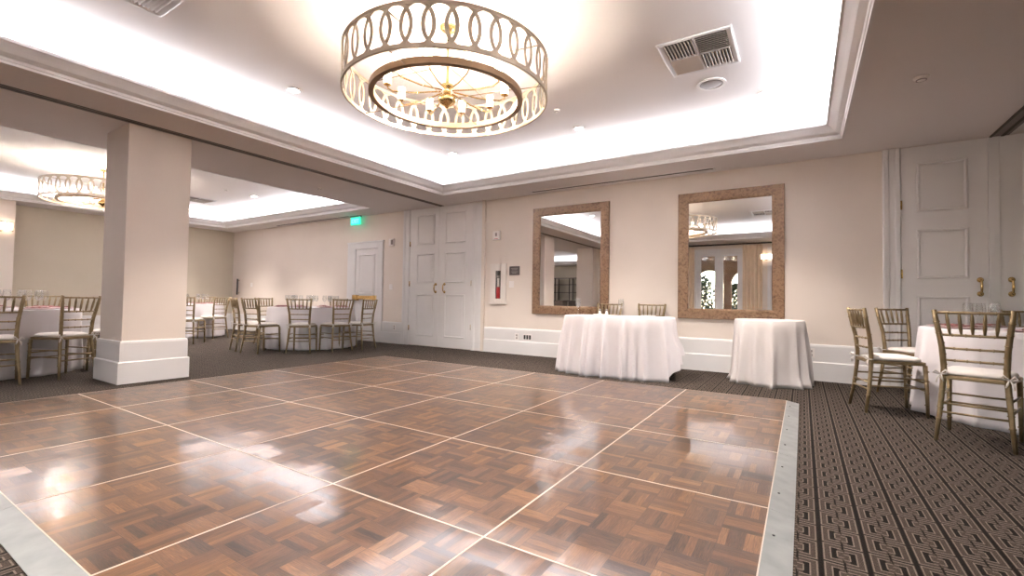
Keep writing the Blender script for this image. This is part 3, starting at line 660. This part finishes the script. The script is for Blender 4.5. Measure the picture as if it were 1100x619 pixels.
# ------------------------------------------------------------------ chairs
def chair_proto():
    root=empty('chiavari_chair'); G=CHAIRG
    ZS=.445
    def node(mb,p,rr,d):          # bamboo ring
        mb.tube([p-d*.004,p+d*.004],rr,8)
    def rear(sx):
        P_=[Vector((sx*.190,-.235,0)),Vector((sx*.172,-.205,.20)),Vector((sx*.158,-.185,.40)),Vector((sx*.152,-.182,.50)),Vector((sx*.160,-.195,.65)),Vector((sx*.178,-.225,.80)),Vector((sx*.192,-.245,.912))]
        mb=MB().tube(P_,[.0125,.0155,.0175,.018,.0175,.0165,.0145],10)
        for i in range(1,len(P_)-1):
            d=(P_[i+1]-P_[i-1]).normalized(); node(mb,P_[i]+d*.03,.0195,d); node(mb,P_[i]-d*.05,.0190,d)
        return mb
    def front(sx):
        P_=[Vector((sx*.185,.205,0)),Vector((sx*.183,.20,.2)),Vector((sx*.180,.190,.43))]
        mb=MB().tube(P_,[.0125,.015,.017],10)
        for z in (.10,.20,.30,.38): node(mb,Vector((sx*.183,.2,z)),.0180,Vector((0,0,1)))
        return mb
    for sx in (-1,1): rear(sx).build('leg',G,root)
    for sx in (-1,1): front(sx).build('leg',G,root)
    # seat frame
    def rr(w0,w1,d0,d1,z0,z1,n=5,rad=.05):
        mb=MB(); pts=[]
        for (cx,cy,a0) in ((w1-rad,d1-rad,0),(-w1+rad,d1-rad,90),(-w0+rad*.4,d0+rad*.4,180),(w0-rad*.4,d0+rad*.4,270)):
            R_=rad if cy>0 else rad*.4
            for k in range(n): a=radians(a0+90*k/(n-1)); pts.append((cx+R_*cos(a),cy+R_*sin(a)))
        m=len(pts); vs=[(x_,y_,z) for z in (z0,z1) for x_,y_ in pts]
        mb.add(vs,[(k,(k+1)%m,m+(k+1)%m,m+k) for k in range(m)]+[tuple(range(m))[::-1],tuple(range(m,2*m))]); return mb
    rr(.165,.200,-.195,.205,ZS-.018,ZS+.010).build('seat',G,root,bevel=.005)
    # cushion: pillowy
    vs=[];fs=[];n=48;rings=[(0.0,.048),(.35,.048),(.65,.046),(.85,.040),(.96,.028),(1.0,.014),(.975,.004),(.9,0)]
    for (q,z) in rings[1:]:
        for k in range(n):
            a=2*pi*k/n; c_,s_=cos(a),sin(a); e=.42; X_=abs(c_)**e*(1 if c_>0 else -1); Y_=abs(s_)**e*(1 if s_>0 else -1)
            wdt=.165+.030*(Y_+1)/2; vs.append((X_*wdt*q,.005+Y_*.188*q,ZS+.011+z*.9))
    m=len(rings)-1
    for i in range(m-1):
        for k in range(n): k2=(k+1)%n; fs.append((i*n+k,(i+1)*n+k,(i+1)*n+k2,i*n+k2))
    fs.append(tuple(range(n))); fs.append(tuple((m-1)*n+k for k in range(n))[::-1])
    cu=MB().add(vs,fs,True).build('cushion',CUSH,root)
    for sx in (-1,1):   # bow ties round the rear posts
        tb=MB(); c=Vector((sx*.155,-.186,.463))
        tb.tube([c+Vector((sx*.021*cos(a),.021*sin(a),0)) for a in [k*pi/4 for k in range(9)]],.005,6)
        for (dx,dz) in ((.040,.024),(-.02,.030)):
            tb.tube([c+Vector((sx*.012,-.02,0)),c+Vector((sx*dx*.9,-.035,dz)),c+Vector((sx*dx*1.3,-.035,dz*.3)),c+Vector((sx*.012,-.022,-.004))],[.003,.007,.007,.003],5)
        tb.tube([c+Vector((sx*.012,-.02,0)),c+Vector((sx*.028,-.035,-.03)),c+Vector((sx*.034,-.03,-.062))],[.003,.007,.004],5)
        tb.tube([c+Vector((sx*.008,-.02,0)),c+Vector((sx*.002,-.036,-.028)),c+Vector((-sx*.006,-.03,-.050))],[.003,.007,.004],5)
        tb.build('tie',CUSH,cu)
    # back rails
    def px(z):   # post x,y at height
        T=[(.50,.152,-.182),(.65,.160,-.195),(.80,.178,-.225),(.912,.192,-.245)]
        for (z0,x0,y0),(z1,x1,y1) in zip(T,T[1:]):
            if z<=z1: q=(z-z0)/(z1-z0); return x0+(x1-x0)*q,y0+(y1-y0)*q
        return T[-1][1:]
    bk=MB()
    for z,r_ in ((.893,.0095),(.738,.009),(.645,.008),(.562,.008)):
        X_,Y_=px(z); bk.tube([(X_*q,Y_-.012*(1-q*q),z) for q in (-1,-.5,0,.5,1)],r_,8)
        for q in (-.6,-.2,.2,.6): node(bk,Vector((X_*q,Y_-.012*(1-q*q),z)),r_+.0025,Vector((1,0,0)))
    bk.build('back_rail',G,root)
    for k in range(5):
        q=(k-2)/3.0; (xa,ya),(xb,yb)=px(.738),px(.893)
        MB().tube([(xa*q,ya-.010,.742),(xa*q*.75+xb*q*.25,ya*.72+yb*.28-.011,.785),(xa*q*.3+xb*q*.7,ya*.3+yb*.7-.011,.845),(xb*q,yb-.010,.890)],[.0065,.011,.0105,.0065],8).build('spindle',G,root)
    # stretchers
    st=MB()
    def legx(z): return .190-.032*min(z,.4)/.4
    def legy(z): return -.235+.05*min(z,.4)/.4
    for z in (.26,.20): st.tube([(-legx(z),legy(z),z),(legx(z),legy(z),z)],.0075,8)
    for z in (.28,.215): st.tube([(-.183,.20,z),(.183,.20,z)],.0075,8)
    for sx in (-1,1):
        for z in (.31,.235,): st.tube([(sx*legx(z),legy(z),z),(sx*.183,.20,z)],.0075,8)
    st.build('stretcher',G,root)
    return root
proto=chair_proto(); used=[False]
def chair(cx,cy,tx,ty,label,group):   # rear-centre-ish position and a point it faces
    o=proto if not used[0] else copy_tree(proto); used[0]=True
    d=Vector((tx-cx,ty-cy)).normalized(); rz=math.atan2(d.y,d.x)-pi/2
    o.location=(cx+d.x*.235,cy+d.y*.235,0); o.rotation_euler=(0,0,rz); tag(o,label,'chair',group); return o

# ------------------------------------------------------------------ tables and cloths
ZT=.748
def cloth(name,cx,cy,rx,ry,seed,m,label,flare=.06,amp=.03,folds=17,e=1.0,hem=None,parent=None,group=None,rz=0,puddle=0):
    rd=random.Random(seed); n=folds*16; ph=[rd.random()*6.28 for _ in range(6)]
    dn=2000; P0=[]
    for i in range(dn+1):
        a=2*pi*i/dn; c_,s_=cos(a),sin(a); P0.append((rx*abs(c_)**e*(1 if c_>0 else -1),ry*abs(s_)**e*(1 if s_>0 else -1)))
    L0=[0.0]
    for p,q in zip(P0,P0[1:]): L0.append(L0[-1]+math.hypot(q[0]-p[0],q[1]-p[1]))
    angs=[]; j=0
    for i in range(n):
        t_=L0[-1]*i/n
        while L0[j+1]<t_: j+=1
        angs.append(2*pi*(j+(t_-L0[j])/max(1e-9,L0[j+1]-L0[j]))/dn)
    wob=[0.0]*n
    cen=sorted((k+rd.uniform(-.28,.28))/folds for k in range(folds)); hts=[rd.uniform(.55,1.25) for _ in cen]; wid=[rd.uniform(.17,.27)/folds for _ in cen]
    for i in range(n):
        q=i/n; v_=0
        for c_,h_,w_ in zip(cen,hts,wid):
            d_=abs(q-c_); d_=min(d_,1-d_); v_+=h_*math.exp(-(d_/w_)**2)
        wob[i]=v_
    zs=[ZT,ZT-.004,ZT-.012,ZT-.03,ZT-.07,ZT-.14,ZT-.25,ZT-.38,ZT-.5,ZT-.62,ZT-.70,.003]
    vs=[];fs=[]; dirs=[]
    for i in range(n):
        a=angs[i]; c_,s_=cos(a),sin(a); X_=abs(c_)**e*(1 if c_>0 else -1); Y_=abs(s_)**e*(1 if s_>0 else -1); dirs.append((X_,Y_,a))
    rows=[(.0,None),(.97,0)]
    for q in (.3,.6,.9,.985):
        for (X_,Y_,a) in dirs: vs.append((X_*rx*q,Y_*ry*q,ZT))
    for zi,z in enumerate(zs[1:]):
        tt=(ZT-z)/ZT; g=min(1,tt*2.2)
        for i,(X_,Y_,a) in enumerate(dirs):
            zz=z; tl=tt; xo=0
            if hem and z<.4:
                hv=hem(a); zz=max(z,hv-.0006*zi); tl=(ZT-zz)/ZT; xo=.085*(hv/.27)*tl
            fl=flare*tl**1.1+ .010*min(1,tl*12)+xo
            off=fl+amp*1.55*(wob[i]-.3)*min(1,tl*2.2)*(.35+.65*tl)+.010*sin(a*5+ph[0]+tl*2)*tl
            if puddle and z<.02: off+=puddle*(.5+.5*sin(a*3+ph[1]))*(.4+.6*wob[i])
            elif puddle and z<.12: off+=puddle*.35*(.5+.5*sin(a*3+ph[1]))
            L=math.hypot(X_/rx,Y_/ry); nx,ny=(X_/rx)/L,(Y_/ry)/L
            if e<1: L2=math.hypot(X_,Y_); nx,ny=(nx+X_/L2)/2,(ny+Y_/L2)/2
            sway=.012*sin(a*7+ph[2]+tl*3)*tl
            vs.append((X_*rx+nx*off-ny*sway,Y_*ry+ny*off+nx*sway,zz))
    R_=4+len(zs)-1
    fs.append(tuple(range(n)))
    for j in range(R_-1):
        for i in range(n): i2=(i+1)%n; fs.append((j*n+i,(j+1)*n+i,(j+1)*n+i2,j*n+i2))
    o=MB().add(vs,fs,True).build(name,m); o.location=(cx,cy,0); o.rotation_euler=(0,0,rz)
    sd=o.modifiers.new('t','SOLIDIFY'); sd.thickness=.003; sd.offset=-1
    tag(o,label,'tablecloth',group); return o
def table(cx,cy,r,label,rx=None,ry=None,name='round_table',post=False,group=None):
    t_=empty(name,(cx,cy,0)); tag(t_,label,'table',group); rx=rx or r; ry=ry or r
    n=48; vs=[((rx-.008)*cos(2*pi*k/n),(ry-.008)*sin(2*pi*k/n),z) for z in (.715,ZT-.006) for k in range(n)]
    if rx!=ry:
        vs=[]; 
        for z in (.715,ZT-.006):
            for k in range(n):
                a=2*pi*k/n; c_,s_=cos(a),sin(a); vs.append(((rx-.01)*abs(c_)**.62*(1 if c_>0 else -1),(ry-.01)*abs(s_)**.62*(1 if s_>0 else -1),z))
    MB().add(vs,[(k,(k+1)%n,n+(k+1)%n,n+k) for k in range(n)]+[tuple(range(n))[::-1],tuple(range(n,2*n))]).build('tabletop',DWOOD,t_)
    if post: MB().lathe([(.22,0),(.22,.02),(.03,.04),(.03,.715)],20).build('pedestal',DARK,t_)
    else:
        for sx in (-1,1):
            for sy in (-1,1): MB().tube([(sx*rx*.55,sy*ry*.55,0),(sx*rx*.5,sy*ry*.5,.715)],.014,8).build('leg',TRACKM,t_)
TB=[(1.67,5.60,.755),(-8.02,1.32,.76),(-7.98,5.45,.76),(-12.05,4.95,.76)]
table(*TB[0],'round dining table beside the tall right doors'); cloth('tablecloth',*TB[0][:2],.755,.755,3,CLOTH,'white tablecloth on the round table beside the tall right doors',folds=19,amp=.034,flare=.045,group=None)
table(*TB[1],'round dining table left of the column'); cloth('tablecloth',*TB[1][:2],.76,.76,5,CLOTHG,'pale grey tablecloth on the round table left of the column',folds=18,amp=.026,flare=.02)
table(*TB[2],'round dining table in front of the exit door'); cloth('tablecloth',*TB[2][:2],.76,.76,8,CLOTH,'white tablecloth on the round table in front of the exit door',folds=20,amp=.026,flare=.02)
table(*TB[3],'round dining table in the far corner of the adjoining room'); cloth('tablecloth',*TB[3][:2],.76,.76,9,CLOTH,'white tablecloth on the farthest table beyond the column',folds=18,amp=.026,flare=.02)
# long table between the mirrors
table(-2.05,5.86,.7,'long table with rounded corners below the mirrors',.69,.37,name='long_table')
def hemf(a):
    a=(a+pi)%(2*pi)-pi; q=max(0,min(1,(a+.55)/.75))*max(0,min(1,(1.6-a)/.5)); return .003+.27*q
cloth('tablecloth',-2.05,5.86,.70,.38,12,CLOTH,'white tablecloth of the long table, hem raised at one corner',folds=24,amp=.050,flare=.075,e=.62,hem=hemf)
# small round table
table(-.345,6.31,.360,'small round table under the curtain-reflecting mirror',post=True)
cloth('tablecloth',-.345,6.31,.366,.366,21,CLOTHP,'ivory tablecloth pooling on the carpet round the small table',folds=14,amp=.042,flare=.03,puddle=.05)

# ------------------------------------------------------------------ chairs around tables
G1,G2,G3,G4='gold chairs round the right-hand table','gold chairs round the table left of the column','gold chairs round the table by the exit door','gold chairs at the farthest table'
chair(.966,4.285,1.40,5.5,'gold bamboo style chair with its back to the camera and tied cushion, right foreground',G1)
chair(.42,5.26,1.50,5.52,'gold chair seen side-on between the dance floor and the right table',G1)
chair(.83,6.50,1.45,5.75,'gold chair against the baseboard beside the tall right door',G1)
chair(1.93,6.74,1.65,5.65,'gold chair behind the right table in front of the second door',G1)
chair(-6.76,1.13,-7.98,1.30,'gold chair cut by the picture edge, left of the column',G2)
chair(-6.87,1.80,-7.98,1.36,'gold chair with its back to the camera just left of the column',G2)
chair(-7.42,2.50,-7.95,1.40,'gold chair at the grey-clothed table mostly hidden by the column',G2)
chair(-9.19,2.0,-8.05,1.40,'gold chair on the far side of the grey-clothed table',G2)
chair(-9.23,.97,-8.05,1.30,'gold chair beyond the glasses of the grey-clothed table near the wall sconce',G2)
chair(-8.25,4.14,-7.95,5.4,'gold chair seen edge-on at the corner of the exit-door table',G3)
chair(-7.66,4.10,-7.92,5.35,'gold chair next to the edge-on one, white seat turned right',G3)
chair(-7.06,4.58,-7.85,5.45,'gold chair seen squarely from behind in the middle of the exit-door table',G3)
chair(-6.79,5.24,-7.95,5.40,'gold chair right of the squarely seen one at the exit-door table',G3)
chair(-6.74,5.78,-7.9,5.55,'gold chair in front of the brass push bar of the exit door',G3)
chair(-9.21,5.2,-7.95,5.35,'gold chair on the far side of the exit-door table, left end',G3)
chair(-8.66,6.56,-8.0,5.5,'gold chair on the far side of the exit-door table near the wall',G3)
chair(-10.05,4.12,-11.0,5.2,'gold chair half hidden behind the right edge of the column',G4)
chair(-10.88,5.20,-12.1,4.85,'gold chair at the farthest table, turned towards the column',G4)
chair(-13.0,5.85,-12.1,5.0,'gold chair on the far side of the farthest table',G4)
G5='gold chairs tucked between long table and wall'
chair(-2.50,6.76,-2.50,5.9,'gold chair behind the long table beside the pair of shakers',G5)
chair(-1.86,6.76,-1.86,5.9,'gold chair behind the long table between the mirrors',G5)

# ------------------------------------------------------------------ tableware
def glass_proto():
    r=empty('wine_glass')
    prof=[(.0,0),(.034,.001),(.034,.003),(.008,.008),(.0042,.02),(.004,.095),(.010,.102),(.026,.118),(.036,.145),(.037,.165),(.033,.20),(.030,.222),(.0285,.222),(.0315,.20),(.0355,.165),(.0345,.146),(.025,.121),(.010,.106),(.0,.104)]
    MB().lathe(prof,18).build('bowl_and_stem',GLASS,r); return r
gp=glass_proto(); gu=[0]
ZTT=ZT+.0005
def glass(x,y,label,group,s=1.0):
    o=gp if gu[0]==0 else copy_tree(gp); gu[0]+=1; o.location=(x,y,ZTT); o.scale=(s,s,s); tag(o,label,'wine glass',group)
def plate_proto():
    r=empty('charger_plate'); MB().lathe([(0,.004),(.10,.004),(.115,.008),(.158,.014),(.160,.012),(.118,.003),(.10,0),(0,0)],32).build('rim',CHARG,r); return r
pp=plate_proto(); pu=[0]
def plate(x,y,label,group):
    o=pp if pu[0]==0 else copy_tree(pp); pu[0]+=1; o.location=(x,y,ZTT); tag(o,label,'charger plate',group)
nk=MB()
vs=[];fs=[]
for i in range(9):
    for j in range(4):
        vs.append(((j-1.5)*.028*(1+.25*(i/8)),(i-4)*.024,.006+.010*abs(sin(i*.8+j))*(1 if 0<j<3 else .4)))
for i in range(8):
    for j in range(3): fs.append((i*4+j,i*4+j+1,(i+1)*4+j+1,(i+1)*4+j))
nk.add(vs,fs,True); npm=nk.build('folded_napkin',NAPK); sd=npm.modifiers.new('s','SOLIDIFY'); sd.thickness=.006; nu=[0]
def napkin(x,y,rz,label,group):
    o=npm if nu[0]==0 else npm.copy()
    if nu[0]: COL.objects.link(o)
    nu[0]+=1; o.location=(x,y,ZTT+.0155); o.rotation_euler=(0,0,rz); tag(o,label,'napkin',group)
def setting(cx,cy,r,angs,where,gl=2):
    for k,a in enumerate(angs):
        a=radians(a); ax,ay=cos(a),sin(a); d=r-.20
        desc=['nearest the camera','second from nearest','on the left side','on the far left side','at the far side','on the far right side','on the right side','close to the right chair'][k%8]
        plate(cx+ax*d,cy+ay*d,'mauve charger plate %s, %s'%(desc,where),'charger plates on the '+where)
        napkin(cx+ax*d,cy+ay*d,a-pi/2,'dark red napkin on the plate %s, %s'%(desc,where),'napkins on the '+where)
        for g in range(gl):
            b=a+(.33 if g==0 else .17)*1.0; dd=r-.34-(.05 if g else -.02)
            glass(cx+cos(b)*dd,cy+sin(b)*dd,'%s wine glass by the plate %s, %s'%(('outer','inner')[g],desc,where),'wine glasses on the '+where)
setting(1.67,5.60,.755,[-110,-160,160,110,60,20,-20,-65],'right round table')
setting(-8.02,1.32,.76,[-15,28,75,120,165,-150,-105,-60],'grey-clothed round table')
setting(-7.98,5.45,.76,[-100,-55,-10,35,80,125,170,-145],'exit-door round table')
setting(-12.05,4.95,.76,[-80,-35,10,55,100,145],'farthest round table',gl=2)
W='long table under the mirrors'
glass(-2.56,5.72,'wine glass alone at the left end of the long table','wine glasses on the long table')
glass(-1.99,5.80,'wine glass in the middle of the long table','wine glasses on the long table')
def shaker(x,y,label):
    r=empty('salt_shaker',(x,y,ZTT)); tag(r,label,'shaker','shakers on the long table')
    MB().lathe([(0,0),(.022,0),(.024,.01),(.015,.055),(.013,.062)],16).build('body',WHITE,r); MB().lathe([(.014,.062),(.015,.078),(.009,.088),(0,.090)],16).build('cap',GREYM,r)
shaker(-2.27,5.78,'small white shaker on the long table, left of the two'); shaker(-2.185,5.80,'small white shaker on the long table, right of the two')
for x_,lb in ((-2.36,'white bread plate at the left place of the long table'),(-1.70,'white bread plate at the right place of the long table')):
    pl_=MB().lathe([(0,.003),(.06,.003),(.098,.013),(.10,.012),(.065,0),(0,0)],28).build('bread_plate',WHITE); pl_.location=(x_,6.02,ZTT); tag(pl_,lb,'plate','bread plates on the long table')

# ------------------------------------------------------------------ lights, world, camera
w=bpy.data.worlds.new('World'); bpy.context.scene.world=w; w.use_nodes=True; nt=w.node_tree; bg=nt.nodes['Background']
sky=nt.nodes.new('ShaderNodeTexSky'); sky.sky_type='NISHITA'; sky.sun_elevation=radians(50); sky.sun_rotation=radians(200); sky.sun_disc=False
nt.links.new(sky.outputs[0],bg.inputs[0]); bg.inputs[1].default_value=.45

sc=bpy.context.scene
cam=bpy.data.cameras.new('Camera'); co_=bpy.data.objects.new('Camera',cam); COL.objects.link(co_); sc.camera=co_
cam.sensor_width=36; cam.sensor_fit='HORIZONTAL'; cam.lens=494.7/1100*36; cam.clip_start=.02; cam.clip_end=200
yaw,pit,rol=radians(32.28),radians(1.52),radians(-.84)
fwd=Vector((-sin(yaw)*cos(pit),cos(yaw)*cos(pit),sin(pit))); right=Vector((cos(yaw),sin(yaw),0)); down=fwd.cross(right)
r2=right*cos(rol)+down*sin(rol); d2=-right*sin(rol)+down*cos(rol)
M=Matrix((( r2.x,-d2.x,-fwd.x,0),(r2.y,-d2.y,-fwd.y,0),(r2.z,-d2.z,-fwd.z,.935),(0,0,0,1)))
co_.matrix_world=M
sc.view_settings.view_transform='Standard'; sc.view_settings.look='None'; sc.view_settings.exposure=2.55; sc.view_settings.gamma=1; sc.view_settings.use_curve_mapping=False
for a_,b_,h_ in DO:
    po=area('door_daylight_portal',((a_+b_)/2,YB-.14,h_/2),b_-a_,h_,1,(1,1,1),(pi/2,0,0)); po.data.cycles.is_portal=True
cy_=sc.cycles; cy_.use_adaptive_sampling=False; cy_.use_light_tree=True; cy_.use_denoising=True; cy_.max_bounces=10; cy_.diffuse_bounces=5; cy_.glossy_bounces=5; cy_.transmission_bounces=10; cy_.transparent_max_bounces=12; cy_.sample_clamp_indirect=2.5; cy_.caustics_reflective=False; cy_.caustics_refractive=False
try: cy_.denoising_input_passes='RGB_ALBEDO_NORMAL'; cy_.denoising_prefilter='NONE'
except Exception: pass
